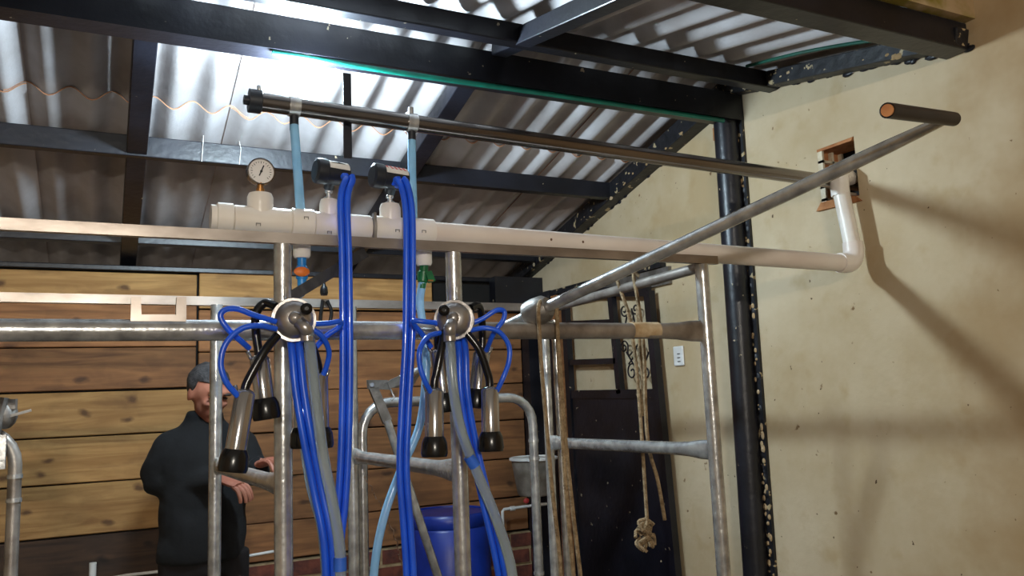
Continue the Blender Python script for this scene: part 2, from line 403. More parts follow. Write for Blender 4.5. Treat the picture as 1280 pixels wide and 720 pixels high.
MB().prism([(LX,2.42,roof_z(2.42)+.065),(LX,2.55,2.845),(LX,2.68,roof_z(2.68)+.08),(LX,2.68,roof_z(2.68)+.092),(LX,2.55,2.86),(LX,2.42,roof_z(2.42)+.077)], (WX-LX+.1,0,0)).build('ridge_cap', 'roof_cement', ceiling)
# black roof timbers and steel
def roof_beam(name, A, B, wd, ht, label, m='black_paint', upv=(0,0,1)):
    o = MB().beam(A, B, wd, ht, upv).build(name, m, None, label, 'beam')
    bv = o.modifiers.new('bevel', 'BEVEL'); bv.width = .004; bv.segments = 2
    return o
rb = empty('ridge_beam', (LX, RY, 2.63), 'wide black painted ridge beam above the glowing bulb', 'beam')
o = MB().beam((LX,RY,2.632), (WX,RY,2.632), .09, .115).build('beam_body', 'black_paint', rb)
MB().beam((LX,RY-.07,2.716), (WX,RY-.07,2.716), .014, .014).build('top_flange', 'black_paint', rb)
roof_beam('purlin', (LX,3.46,2.500), (WX,3.46,2.496), .05, .085, 'long black purlin across the rear roof slope behind the gauge')
roof_beam('purlin', (LX,4.30,2.295), (WX,4.30,2.295), .06, .070, 'lowest black purlin just above the plank wall')
roof_beam('wall_plate', (LX,4.47,2.166), (WX,4.47,2.166), .06, .026, 'black wall plate resting on top of the plank wall')
def sl(x, ya, yb, d, label, wd=.075, ht=.07, name='rafter', m='black_paint'):
    return roof_beam(name, (x,ya,roof_z(ya)-d), (x,yb,roof_z(yb)-d), wd, ht, label, m)
sl(.09, 2.60, 5.15, .05, 'black rafter on the dark left side of the rear roof slope')
sl(1.22, 2.60, 5.15, .05, 'black rafter behind the pulsators on the rear roof slope')
sl(-1.1, 2.60, 5.15, .05, 'black rafter furthest left on the rear roof slope')
roof_beam('purlin', (LX,2.325,2.672), (WX,2.325,2.672), .05, .07, 'black purlin on the front roof slope beside the ridge')
sl(1.25, 1.58, 2.505, .055, 'bare dark rafter slanting to the ridge on the front roof slope', .06, .06)
roof_beam('lintel_beam', (LX,1.545,2.515), (WX,1.545,2.515), .08, .09, 'thick black beam at the front edge of the roof, top right corner')
sl(WX-.035, 2.56, 5.15, .055, 'ragged black gable trim sloping down to the door on the plaster wall', .075, .085, 'gable_trim', 'black_ragged')
sl(WX-.035, 1.50, 2.54, .045, 'ragged black gable trim on the near side of the black wall post', .06, .06, 'gable_trim', 'black_ragged')
# ragged plaster and paint edge lumps along the gable trims
trims = [ob for ob in COL.objects if ob.name.startswith('gable_trim')]
for ya, yb, tr_ in ((2.60, 4.35, trims[0]), (1.5, 2.5, trims[1])):
    for nm, mt, n, dx0 in (('paint_edge', 'black_paint', 34, .003), ('plaster_crumb', 'plaster', 22, .035)):
        mb = MB()
        for i in range(n):
            y = random.uniform(ya, yb); z = roof_z(y)-(.098 if ya > 2.5 else .076)-random.uniform(-.014,.003)+(.03*random.random() if dx0 > .02 else 0); r = random.uniform(.003,.013)**1.0
            if dx0 > .02: mb.ball((WX-(.072 if ya > 2.5 else .064)+random.uniform(0,.004), y, z), (.004, r*1.5, r), 7, 5)
            else: mb.ball((WX-.004, y, z), (.006, r*random.uniform(1,3.2), r), 7, 5)
        mb.build(nm, mt, tr_, kind='stuff')

post = empty('wall_post', (WX-.05, 2.585, 0), 'shiny black steel post standing against the plaster wall', 'post')
MB().tube([(WX-.045,2.605,0),(WX-.045,2.57,2.60)], .050, 20).build('post_tube', 'black_paint', post)
mb = MB()
for i in range(70):
    z = random.uniform(.2, 2.55); r = random.uniform(.006,.014)
    mb.ball((WX-.012, 2.535+random.uniform(-.012,.008)+.013*(1-z/2.6), z), (r*.5, r, r*1.6), 7, 5)
mb.prism([(WX-.014,2.525,0),(WX-.014,2.56,0),(WX-.014,2.545,2.6),(WX-.014,2.505,2.6)], (.013,0,0))
mb.build('paint_edge', 'black_ragged', post)
mb = MB()
for i in range(60):
    z = random.uniform(.5, 2.5); r = random.uniform(.003,.010)
    mb.ball((WX-.014, 2.54+random.uniform(-.022,.0)+.012*(1-z/2.6), z), (.006, r, r*random.uniform(1,2)), 7, 5)
mb.build('plaster_crumb', 'plaster', post, kind='stuff')
MB().tube(smooth_path([(.45,RY-.03,2.568),(.9,RY-.035,2.560),(1.5,RY-.03,2.566),(2.30,RY-.03,2.566)], 6), .0095, 10).build('conduit', 'teal', None, 'teal plastic conduit strapped under the ridge beam', 'conduit')
g0 = [(WX-.16, 2.30, roof_z(2.30)-.008), (WX-.17, 2.0, roof_z(2.0)-.012), (WX-.10, 1.78, roof_z(1.78)-.006), (WX-.09, 1.6, roof_z(1.6)-.03)]
MB().tube(smooth_path(g0, 5), .0065, 8).build('cord', 'green_cord', None, 'green cord stretched under the roof sheets near the wall top', 'cord')
for (px, a, b, lab) in ((249, 140, 202, 'pale string hanging from the purlin left of the gauge'), (296, 165, 206, 'short pale string hanging from the purlin above the gauge')):
    A = P(px, a, 3.425); B = P(px+3, b, 3.425)
    MB().tube([A, (A+B)/2+V(.012,0,0), B], .0013, 6).build('string', 'white_plastic', None, lab, 'string')

# lamp
lp = P(381, 84, RY)
lx, lz0 = lp.x, 2.505
lamp = empty('light_bulb', (lx, RY, 2.574), 'glowing white bulb in a socket under the ridge beam', 'lamp')
MB().lathe((lx,RY,2.574), (0,0,-1), [(.038,0),(.038,.010),(.026,.013),(.024,.022)]).build('socket', 'white_plastic', lamp)
MB().lathe((lx,RY,2.554), (0,0,-1), [(.020,0),(.034,.010),(.056,.030),(.065,.055),(.062,.080),(.048,.104),(.026,.120),(.0,.126)]).build('bulb', 'bulb_glow', lamp)

# fluorescent tube of the yard behind the viewer
tl_ = empty('tube_lamp', (-.5, -2.30, 2.12), 'fluorescent tube lamp in the yard behind the viewer', 'lamp')
MB().box((-.78,-2.36,2.12),(-.22,-2.26,2.18)).build('housing', 'white_plastic', tl_)
MB().tube([(-.74,-2.31,2.085),(-.26,-2.31,2.085)], .022, 14).build('tube', 'tube_glow', tl_)
for x in (-.75, -.25): MB().box((x-.02,-2.335,2.06),(x+.02,-2.285,2.13)).build('tube_holder', 'white_plastic', tl_)
MB().tube([(-.5,-2.31,2.18),(-.5,-2.31,3.4)], .008, 8).build('hanger', 'rusty', tl_)

# ================================================================== DOOR
dx = WX-.045
def D(px, py): return PX(px, py, dx)
door = empty('door_1', (dx, 3.6, 0), kind='structure')
def dbar(a, b, wd=.035, th=.03, name='rail', m='black_paint', lab=None):
    return MB().beam(a, b, th, wd, (0,0,1) if abs((Vector(b)-Vector(a)).z) < .5 else (0,1,0)).build(name, m, door, lab)
tl, tr = D(706,366), D(811,364); bl = V(dx, tl.y-.03, .02); br = V(dx, 3.085, .02)
pl, pr = D(717,493), D(820,492)
MB().prism([(dx-.008,pl.y,pl.z),(dx-.008,pr.y,pr.z),(dx-.008,br.y,.03),(dx-.008,bl.y,.03)], (.016,0,0)).build('door_panel', 'black_paint', door)
dbar(tl, bl, .045, .035, 'stile'); dbar(tr, br, .045, .035, 'stile')
dbar(tl, tr, .05); dbar(D(712,404), D(766,402), .025); dbar(D(715,453), D(772,451), .030); dbar(pl, pr, .045); dbar((dx,bl.y,.05),(dx,br.y,.05), .06)
dbar(D(764,365), D(776,492), .040, .03, 'mullion')
def spiral(c, r0, turns, start, sgn, tail):
    pts = []
    n = int(26*turns)
    for i in range(n+1):
        t = i/n; a = start+sgn*2*math.pi*turns*(1-t); r = r0*(.18+.82*t)
        pts.append(Vector((dx-.004, c.y+r*math.cos(a), c.z+r*math.sin(a))))
    return pts+[Vector(p) for p in tail]
for (cx_, cy_, r, st, sg, tails) in (
        (781,388,.035,math.pi,1,[(779,420)]), (795,386,.030,0,-1,[(797,420)]),
        (781,434,.035,math.pi,-1,[(786,445),(798,430)]), (800,436,.028,0,1,[(792,446),(786,455)]),
        (791,465,.048,math.pi,-1,[(783,440)]), (808,467,.034,0,1,[(811,440)])):
    c = D(cx_, cy_)
    MB().tube(smooth_path(spiral(c, r, 1.4, st, sg, [D(*t) for t in tails]), 2), .0042, 6).build('scroll', 'black_paint', door, 'curled black wrought iron scroll')
# steel door surround: lintel and far jamb
ja = PX(692,363,WX-.02)
MB().box((WX-.035,3.10,ja.z-.03),(WX+.0,ja.y,ja.z)).build('trim_1', 'black_ragged', kind='structure')
MB().box((WX-.02,3.06,ja.z-.115),(WX+.0,ja.y,ja.z-.032)).build('trim_2', 'grey_cast', kind='structure')
MB().box((WX-.05,ja.y,0),(WX+.0,ja.y+.11,ja.z)).build('trim_3', 'black_paint', kind='structure')
MB().box((WX-.06,ja.y-.085,0),(WX-.004,ja.y-.03,ja.z-.04)).build('trim_4', 'plank_brown', kind='structure')
MB().box((WX-.10,WY-.10,0),(WX-.0,WY-.008,2.12)).build('trim_5', 'black_paint', kind='structure')
# black board in the corner under the wall plate
c0 = P(612,338,4.40); c1 = P(668,386,4.40)
bb = MB().box((c0.x,4.33,c1.z),(WX-.002,4.41,2.17)).build('corner_board', 'black_paint', None, 'large black board in the corner above the planks', 'board')

# light switch
sw = PX(850,445,WX)
s = empty('light_switch', (WX, sw.y, sw.z), 'white rounded light switch on the plaster wall beside the door', 'switch')
q = MB().box((WX-.012,sw.y-.036,sw.z-.046),(WX-.0005,sw.y+.036,sw.z+.046)).build('plate', 'white_plastic', s)
bv = q.modifiers.new('bevel','BEVEL'); bv.width = .010; bv.segments = 3
for i in range(3):
    z = sw.z+.010-i*.018
    MB().box((WX-.0135,sw.y-.016,z-.002),(WX-.011,sw.y+.004,z+.002)).build('rocker_slot', 'ink', s)

# ================================================================== STALL FRAME (one welded thing)
FY, BY = 1.90, 2.90; TZ = 1.838
XA, XB, XC = .363, .793, 1.603
RXA, RXB, RXC = .334, .800, 1.605
fr = empty('stall_frame', (XB, FY, 0), 'welded galvanised pipe stall frame carrying the white pipe and milking clusters', 'frame')
def pipe(A, B, r, name, m='galv', flatA=False, flatB=False, n=18):
    A = Vector(A); B = Vector(B); L = (B-A).length; pts = []; fl = []
    ks = [0,.25*.16/L*1,.5*.16/L,.16/L] if flatA else [0]
    ke = [1-.16/L,1-.08/L,1-.04/L,1] if flatB else [1]
    prof = {0:(.35,1.5)}
    ts = []
    if flatA: ts += [(0,(.4,1.45)),(.05/L,(.5,1.38)),(.10/L,(.85,1.12)),(.16/L,(1,1))]
    else: ts += [(0,(1,1))]
    if flatB: ts += [(1-.16/L,(1,1)),(1-.10/L,(.85,1.12)),(1-.05/L,(.5,1.38)),(1,(.4,1.45))]
    else: ts += [(1,(1,1))]
    return MB().tube([A+(B-A)*t for t, _ in ts], r, n, True, [f for _, f in ts]).build(name, m, fr)
o = MB().beam((-1.6,FY,TZ), (1.662,FY,TZ), .018, .025).build('top_bar', 'bare_steel', fr, 'flat steel bar along the top')
for x in (XA, XB, XC): pipe((x+.004,FY,0), (x,FY,TZ-.015), .0205, 'post')
pipe((-1.2,FY,0), (-1.2,FY,TZ-.015), .0205, 'post')
pipe((-1.19,FY,1.622), (XA-.018,FY,1.622), .0235, 'rail', flatB=False); pipe((XA+.018,FY,1.622), (XB-.018,FY,1.622), .0225, 'rail'); pipe((XB+.018,FY,1.622), (XC-.010,FY,1.622), .0225, 'rail', 'galv_brown', flatB=True)
for x in (RXA, RXB): pipe((x,BY,0), (x,BY,1.80), .0205, 'post')
pipe((RXC,BY,0), (RXC,BY,1.775), .0185, 'post'); pipe((-1.2,BY,0), (-1.2,BY,1.80), .0205, 'post')
MB().beam((-1.6,BY+.036,1.822), (1.52,BY+.036,1.812), .030, .030).build('rear_bar', 'bare_steel', fr, 'thin square steel bar at the back')
for (xa, xb) in ((RXA, XA), (RXB, XB), (RXC, XC)): pipe((xa,BY-.012,1.262), (xb,FY+.012,1.272), .0205, 'cross_rail', flatA=True, flatB=True)
pipe((RXC,BY,1.795), (XC,FY+.005,TZ-.022), .0165, 'cross_rail', 'galv_brown')
pipe((-1.2,BY,1.262), (-1.2,FY,1.272), .0205, 'cross_rail')
# U bracket welded on the front rail
y = FY-.014
def U_(px, py): q_ = P(px, py, y); return V(q_.x, y, q_.z)
ub = MB().prism([U_(163,403),U_(233,403),U_(233,371),U_(221,371),U_(220,393),U_(177,393),U_(176,371),U_(164,371)], (0,.026,0))
ub.build('bracket', 'bare_steel', fr, 'U shaped steel bracket on the rail')
tp = MB().tube([P(789,413,FY), P(822,413,FY)], .0237, 18).build('tape', 'tan_tape', fr, 'tan tape wrapped round the rail')
# second gate post beside the rear corner
pipe((RXC+.075,BY+.02,0), (RXC+.060,BY+.02,1.76), .015, 'post', 'galv')
MB().tube([(RXC,BY,1.74),(RXC+.06,BY+.02,1.745)], .012, 10).build('spacer', 'galv', fr)
# corner brace under the bar by the blue valve
MB().beam(P(362,372,FY+.016), P(457,315,FY+.016), .008, .026).build('brace', 'black_paint', fr, 'dark slanting flat brace')

# U-shaped tube gates at the back
def gate(name, x0, x1, topz, y, label, r=.019, m='galv'):
    g = empty(name, ((x0+x1)/2, y, 0), label, 'gate', 'tube gates at the rear of the stalls')
    R = .11; pts = [(x0,y,0),(x0,y,topz-R)]
    for i in range(1,7): a = math.pi/2*i/6; pts.append((x0+R-R*math.cos(a), y, topz-R+R*math.sin(a)))
    pts.append((x1-R,y,topz))
    for i in range(1,7): a = math.pi/2*i/6; pts.append((x1-R+R*math.sin(a), y, topz-R+R*math.cos(a)))
    pts.append((x1,y,0))
    MB().tube(pts, r, 16).build('gate_tube', m, g)
    MB().tube([(x0+.01,y,.55),(x1-.01,y,.55)], .014, 12).build('gate_bar', 'galv', g)
    for z in (.75, 1.20, 1.27): MB().tube([(x1,y,z-.006),(x1,y,z+.006)], r+.003, 16).build('weld_ring', 'galv', g)
    return g
gate('tube_gate', .852, 1.565, 1.447, BY+.06, 'arched galvanised tube gate behind the second milking cluster')
gl = gate('tube_gate', -1.05, -.238, 1.415, BY+.02, 'arched galvanised tube gate cut off by the left edge', m='galv_brown')
hg = MB(); p = P(6,518,BY-.01)
hg.ball(p, (.035,.03,.045), 10, 7); hg.beam(p+V(-.06,0,.03), p+V(.03,-.01,.03), .03, .03); hg.beam(p+V(.0,-.02,-.01), p+V(.07,-.02,.01), .008, .008); hg.tube([p+V(-.02,-.02,-.06),p+V(.0,-.02,.05)], .012, 8)
hg.build('hinge', 'grey_cast', gl)
a_ = P(0,565,BY-.02); MB().beam(a_+V(-.2,0,0), a_+V(.015,0,0), .03, .10).build('plate', 'galv', gl)

# latch linkage of the middle gate
lt = empty('gate_latch', P(480,520,BY-.02), 'cast latch linkage with a slanting rod on the arched gate', 'latch')
LY = BY-.03
def L_(px, py, dy=0): return P(px, py, LY+dy)
MB().prism([L_(460,475),L_(485,475),L_(487,487),L_(461,486)], (0,.02,0)).build('plate', 'grey_cast', lt)
MB().tube([L_(465,481,-.006),L_(465,481,.024)], .008, 10).build('pin', 'galv', lt)
MB().prism([L_(462,486,-.008),L_(473,484,-.008),L_(490,524,-.008),L_(480,530,-.008)], (0,.018,0)).build('arm', 'grey_cast', lt)
MB().prism([L_(484,478,-.004),L_(490,474,-.004),L_(502,469,-.004),L_(506,475,-.004),L_(498,482,-.004),L_(487,486,-.004)], (0,.016,0)).build('knuckle', 'grey_cast', lt)
MB().tube([L_(500,473),L_(531,459),L_(575,440,.04)], .012, 12).build('upper_rod', 'galv', lt)
MB().prism([L_(485,485),L_(520,470),L_(526,466),L_(516,484)], (0,.012,0)).build('gusset', 'grey_cast', lt)
MB().tube([L_(488,486),L_(493,497),L_(489,500)], .004, 8).build('bolt', 'galv', lt)
e_ = L_(548,722); MB().tube([L_(484,526), e_, e_+(e_-L_(484,526))*.35], .0155, 14).build('lower_rod', 'galv', lt)

# lever boom with its handle
cl = P(675,388,FY-.012); ne = P(1178,151,1.0); dv = (ne-cl).normalized()
bm_ = empty('gate_lever', cl, 'long galvanised lever boom reaching up over the frame with a black handle', 'lever')
L = (ne-cl).length; tail = cl-dv*.14
ts = [0, 1-.17/(L+.14), 1-.11/(L+.14), 1-.05/(L+.14), 1]; fl = [(1,1),(1,1),(1.1,.92),(1.2,.75),(1.0,.62)]
MB().tube([tail+(ne-tail)*t for t in ts], .0155, 18, True, fl).build('boom', 'galv', bm_)
MB().lathe(cl-dv*.045, dv, [(.028,0),(.037,.008),(.039,.03),(.036,.062),(.026,.075)], 20).build('collar', 'grey_cast', bm_)
h0 = P(1109,138,.93); h1 = P(1192,149,1.00)
hd = (h1-h0).normalized()
gp = MB().lathe(h0, hd, [(.0118,.002),(.0142,.0),(.0142,(h1-h0).length),(.010,(h1-h0).length+.003)], 18).build('grip', 'black_plastic', bm_, 'black tubular handle grip')
MB().lathe(h0-hd*.001, hd, [(.0112,0),(.0112,.02)], 14).build('grip_core', 'wood_handle', gp, 'orange wooden core showing in the grip end')

# ================================================================== VACUUM LINE
UY = 2.02
ua, ubp = P(322,127,UY), P(1040,227,UY)
vl = empty('vacuum_pipe', ua, 'long stainless steel vacuum pipe running from the lamp into the wall', 'pipe')
ud = (ubp-ua).normalized()
tip = V(WX+.1, UY+.0, ubp.z+(WX+.1-ubp.x)*ud.z)
MB().tube([ua, ubp, tip], .0235, 20).build('pipe_body', 'stainless', vl)
MB().lathe(ua-ud*.022, ud, [(.012,-.012),(.012,0),(.030,.0),(.030,.030),(.0245,.032)], 20).build('end_cap', 'black_plastic', vl)
MB().tube([ua+V(.004,0,.024), ua+V(.004,0,.042)], .006, 8).build('cap_bolt', 'galv', vl)
def on_pipe(px):
    best = None
    for i in range(400):
        q = ua+(ubp-ua)*(i/400); v = q-CAM; sx = 640+FPX*v.dot(RT)/v.dot(FW)
        if best is None or abs(sx-px) < best[0]: best = (abs(sx-px), q)
    return best[1]
n1, n2 = on_pipe(368), on_pipe(514)
for q in (n1, n2):
    MB().lathe(q-ud*.014, ud, [(.0265,0),(.0265,.028)], 20).build('saddle', 'galv', vl)
    MB().tube([q+V(0,0,-.02), q+V(0,0,-.062)], .0115, 12).build('nipple', 'black_plastic', vl)
q = n2; MB().tube([q+V(0,0,.022), q+V(0,0,.044)], .007, 10).build('clamp_bolt', 'galv', vl)
q = on_pipe(440); MB().beam(q+V(-.004,.03,-.11), q+V(-.004,.03,.125), .022, .006, (0,1,0)).build('strap', 'black_paint', vl, 'flat dark strap standing up behind the pipe')
MB().box((WX-.06,UY-.045,tip.z-.055),(WX-.002,UY+.0,tip.z-.045)).build('support_plate', 'bare_steel', vl)

# ================================================================== WHITE PVC LINE
VY = 1.952
va, vb = P(270,272,VY), P(1057,329,VY)
pv = empty('pvc_pipe', va, 'white plastic pipe with tee fittings lying along the frame and turning up at the wall', 'pipe')
vd = (vb-va).normalized()
ex, ez = vb.x, vb.z; R = .045
el = [vb-vd*.03, vb]
for i in range(1,8):
    a = math.pi/2*i/7; el.append(vb+V(R*math.sin(a), 0, R-R*math.cos(a)))
upx = vb.x+R
MB().tube([va, vb], .0300, 22).build('pipe_body', 'pvc_aged', pv)
MB().tube(el+[(upx, VY, vb.z+R+.03)], .0345, 22).build('elbow', 'pvc_aged', pv)
pt = P(1048,226,VY+.02)
MB().tube([(upx,VY,vb.z+R), (upx-.004,VY+.03,tip.z-.01)], .0285, 22).build('riser', 'pvc', pv)
MB().tube([(upx-.004,VY+.028,tip.z-.06),(upx-.004,VY+.03,tip.z+.015),(upx+.02,VY+.035,tip.z+.02),(WX+.02,UY,tip.z+.02)], .032, 20).build('union', 'pvc', pv)
def on_pvc(px):
    best = None
    for i in range(1200):
        q = va+(vb-va)*(i/1200); v = q-CAM; sx = 640+FPX*v.dot(RT)/v.dot(FW)
        if best is None or abs(sx-px) < best[0]: best = (abs(sx-px), q)
    return best[1]
def sleeve(p0, p1, r, name):
    a = on_pvc(p0); b = on_pvc(p1); L = (b-a).length
    MB().lathe(a, vd, [(r-.004,0),(r,.002),(r,L-.002),(r-.004,L)], 22).build(name, 'pvc', pv)
sleeve(268, 291, .036, 'socket'); sleeve(291, 363, .033, 'tee'); sleeve(363, 391, .0365, 'tee'); sleeve(391, 462, .033, 'tee'); sleeve(466, 505, .0345, 'tee'); sleeve(505, 541, .0365, 'tee')
MB().lathe(on_pvc(270), vd, [(.03,-.012),(.030,.004)], 22).build('end_plug', 'pvc', pv)
def cap_up(px, h, r=.0205):
    q = on_pvc(px); MB().lathe(q, (0,0,1), [(r*.95,0),(r*.95,.030),(r,.034),(r,h-.010),(r*.86,h)], 20).build('branch_cap', 'pvc', pv); return q+V(0,0,h)
gt = cap_up(325, .066, .031*.98); p1t = cap_up(411, .066, .023); p2t = cap_up(488, .068, .027)
def branch_dn(px, h, r):
    q = on_pvc(px); MB().lathe(q, (0,0,-1), [(r,0),(r,h-.006),(r*.8,h)], 18).build('branch_socket', 'pvc', pv); return q+V(0,0,-h)
d1 = branch_dn(377, .085, .021); d2 = branch_dn(529, .088, .021)
MB().box(on_pvc(464)+V(-.003,-.040,-.034), on_pvc(464)+V(.003,-.020,.034)).build('strap', 'grey_cast', pv)
for px in (683, 722): MB().ball(on_pvc(px)+V(0,-.029,0), (.004,.003,.004), 8, 5).build('stain_spot', 'rusty', pv)

for px, py in ((323,279),(383,271),(412,289),(497,287),(530,288)):
    q = on_pvc(px); f_ = P(px, py, VY-.0372); mb = MB()
    mb.box(f_+V(-.0055,-.001,-.0007), f_+V(.0055,.002,.0007)); mb.box(f_+V(-.0055,-.001,-.006), f_+V(-.0040,.002,.0)); mb.box(f_+V(.0040,-.001,-.006), f_+V(.0055,.002,.0))
    mb.build('moulded_mark', 'grey_cast', pv)
# gauge
tc = (CAM-gt); tc.z = 0; tc.normalize(); gx = V(-tc.y, tc.x, 0)
gx = -gx if gx.dot(RT) < 0 else gx
ga = empty('pressure_gauge', gt, 'round white dial pressure gauge on a brass stem', 'gauge')
gc = gt+V(0,0,.053); nrm = (tc+RT*.25).normalized(); nrm.z = 0; nrm.normalize(); gx = V(-nrm.y, nrm.x, 0); gx = -gx if gx.dot(RT) < 0 else gx
MB().lathe(gt, (0,0,1), [(.010,0),(.010,.012),(.0075,.012),(.0075,.022),(.009,.022),(.009,.026)], 12).build('stem', 'brass', ga)
MB().lathe(gc-nrm*.018, nrm, [(.026,0),(.031,.003),(.0325,.020),(.0325,.030),(.030,.031),(.0295,.026)], 28).build('case', 'stainless', ga)
df = MB().lathe(gc, nrm, [(.0298,.004),(.0298,.0085)], 28).build('dial', 'dial', ga)
F = gc+nrm*.0090
mb = MB()
for i in range(19):
    a = math.radians(225-270*i/18); d_ = gx*math.cos(a)+V(0,0,1)*math.sin(a); r0 = .0215 if i % 3 else .0195
    mb.beam(F+d_*r0, F+d_*.0245, .0012, .0008, nrm)
mb.build('scale_marks', 'ink', df)
a = math.radians(68); d_ = gx*math.cos(a)+V(0,0,1)*math.sin(a)
MB().beam(F+nrm*.001-d_*.012, F+nrm*.001+d_*.016, .0028, .001, nrm).build('needle', 'ink', df)
MB().lathe(F, nrm, [(.0028,0),(.0028,.003)], 10).build('pivot', 'ink', df)

# pulsators
def pulsator(topq, px0, px1, py, label, lab_mark, hpos=.80):
    pu = empty('pulsator', topq, label, 'pulsator', 'pulsators on the white pipe')
    zc = P((px0+px1)/2, py, VY-.02).z; a = P(px0, py, VY-.02); b = P(px1, py+5, VY-.02)
    MB().lathe(topq, (0,0,1), [(.012,0),(.012,.006),(.006,.007),(.006,.016),(.010,.017),(.010,.022),(.007,.024),(.007,.040)], 12).build('stem', 'galv', pu)
    A = V(a.x, VY-.03, zc); B = V(b.x, VY-.02, zc-.004); ax = (B-A).normalized(); Ln = (B-A).length
    MB().lathe(A, ax, [(.024,0),(.031,.004),(.032,.012),(.032,.028),(.029,.030),(.029,Ln-.006),(.026,Ln)], 24).build('body', 'black_plastic', pu)
    MB().tube([topq+V(0,0,.03), V(topq.x, VY-.025, zc-.015)], .013, 12).build('neck', 'black_plastic', pu)
    # curved label strip over the top front
    mb = MB(); up_ = V(0,0,1); sd = ax.cross(up_).normalized(); n = 8; vs = []
    s0 = .24*Ln; s1 = .96*Ln; sd = -sd if sd.dot(CAM-A) < 0 else sd
    for rr in (.0292, .0300):
        for i in range(n+1):
            t = math.radians(90-80*i/n)
            for s_ in (s0, s1): vs.append(A+ax*s_+(up_*math.sin(t)+sd*math.cos(t))*rr)
    m_ = 2*(n+1); fs = [(2*i,2*i+1,2*i+3,2*i+2) for i in range(n)]+[(m_+2*i,m_+2*i+2,m_+2*i+3,m_+2*i+1) for i in range(n)]
    fs += [(0,m_,m_+1,1),(2*n,2*n+1,m_+2*n+1,m_+2*n)]+[(2*i,2*i+2,m_+2*i+2,m_+2*i) for i in range(n)]+[(2*i+1,m_+2*i+1,m_+2*i+3,2*i+3) for i in range(n)]
    lb = mb.add(vs, fs).build('label_plate', 'label_white', pu, 'white label on the pulsator')
    def lp_(s_, t, rr=.0302): t = math.radians(t); return A+ax*(s0+(s1-s0)*s_)+(up_*math.sin(t)+sd*math.cos(t))*rr
    if lab_mark == 'wave':
        MB().prism([lp_(.25,45), lp_(.5,50), lp_(.6,57), lp_(.85,44), lp_(.6,42)], sd*.0008+up_*.0004).build('mark', 'ink', lb)
    else:
        MB().prism([lp_(.05,52), lp_(.22,62), lp_(.22,40)], sd*.0008+up_*.0004).build('mark', 'label_red', lb)
        for i in range(4):
            q0 = .28+i*.17; MB().prism([lp_(q0,60), lp_(q0+.08,60), lp_(q0+.14,36), lp_(q0+.06,36)], sd*.0008+up_*.0004).build('mark', 'label_red', lb)
    return A+ax*(hpos*Ln)+sd*.024+up_*(-.018), sd
o1, s1_ = pulsator(p1t, 392, 434, 216, 'black pulsator with a plain white label, left of the two', 'wave')
o2, s2_ = pulsator(p2t, 463, 507, 222, 'black pulsator with red marks on its white label, right of the two', 'red', .60)

# valves under the pipe
vv = empty('tap', d1, 'light blue tap with an orange lever under the white pipe', 'valve')
MB().lathe(d1, (0,0,-1), [(.011,-.004),(.011,.02),(.014,.022),(.014,.05),(.011,.052),(.010,.085)], 14).build('body', 'valve_blue', vv)
MB().ball(d1+V(-.004,-.018,-.036), (.019,.006,.012), 12, 8).build('lever', 'orange', vv)
vg = empty('tap', d2, 'green tap under the white pipe by the second cluster', 'valve')
MB().lathe(d2, V(-.12,0,-1), [(.011,-.004),(.012,.015),(.016,.017),(.014,.042),(.010,.045),(.008,.06)], 14).build('body', 'valve_green', vg)
MB().beam(d2+V(.004,-.016,-.018), d2+V(.012,-.022,-.045), .018, .008, (0,1,0)).build('lever', 'valve_green', vg)
MB().box(d2+V(.0,-.027,-.044), d2+V(.014,-.022,-.040)).build('mark', 'brass', vg)

# ================================================================== HOSES
def hose(pts, r, m, name='hose', label=None, cat=None, group=None, parent=None, n=8, seg=12):
    return MB().tube(smooth_path(pts, n), r, seg).build(name, m, parent, label, cat, group)
HY = 1.835
def H(px, py, y=HY): return P(px, py, y)
hose([n1+V(0,0,-.05), P(371,200,2.0), P(374,240,1.97), on_pvc(376)+V(0,0,.02)], .0115, 'light_blue_hose', 'milk_hose', 'light blue hose from the vacuum pipe down to the white pipe under the lamp', 'hose')
hose([d1+V(0,0,-.08), P(366,385,1.97), P(372,480,1.99), P(386,595,2.0), P(402,660,2.0), P(408,735,2.0), P(410,850,2.0)], .0115, 'clear_hose', 'milk_hose', 'pale translucent hose hanging behind the first cluster', 'hose')
hose([n2+V(0,0,-.05), P(515,215,2.0), P(516,250,1.97), on_pvc(517)+V(0,0,.02)], .0115, 'light_blue_hose', 'milk_hose', 'light blue hose from the vacuum pipe to the white pipe beside the red marked pulsator', 'hose')
g_ = d2+V(-.12,0,-1).normalized()*.055
hose([g_+V(.001,0,.012), P(525,378,1.965), P(529,410,1.97), P(533,455,1.97), P(525,530,1.97), P(500,590,1.97), P(479,650,1.97), P(467,722,1.97), P(462,850,1.97)], .0105, 'light_blue_hose', 'milk_hose', 'light blue hose dropping from the green tap behind the second cluster', 'hose')
def twin(pts, r, label, sep=None, group='twin blue pulse hoses'):
    c = smooth_path(pts, 8); e = empty('pulse_hose', c[-1], label, 'hose', group)
    for sg in (-1, 1):
        pp = []
        for i, q in enumerate(c):
            t = (c[min(i+1,len(c)-1)]-c[max(i-1,0)]).normalized(); sx = t.cross(CAM-q).normalized(); sx = -sx if sx.dot(RT) < 0 else sx
            if abs(sx.dot(RT)) < .3: sx = RT.copy()
            pp.append(q+sx*(sg*r*1.0))
        MB().tube(pp, r, 12).build('tube', 'blue_hose', e)
    return e
twin([o1-s1_*.006, o1+s1_*.022+V(.003,0,-.004), H(430,250,1.87), H(432,330,1.865), H(433,460,1.865), H(431,560,1.865), H(427,630,1.865), H(421,690,1.865), H(415,850,1.865)], .0080, 'twin blue hose hanging from the pulsator with the plain label')
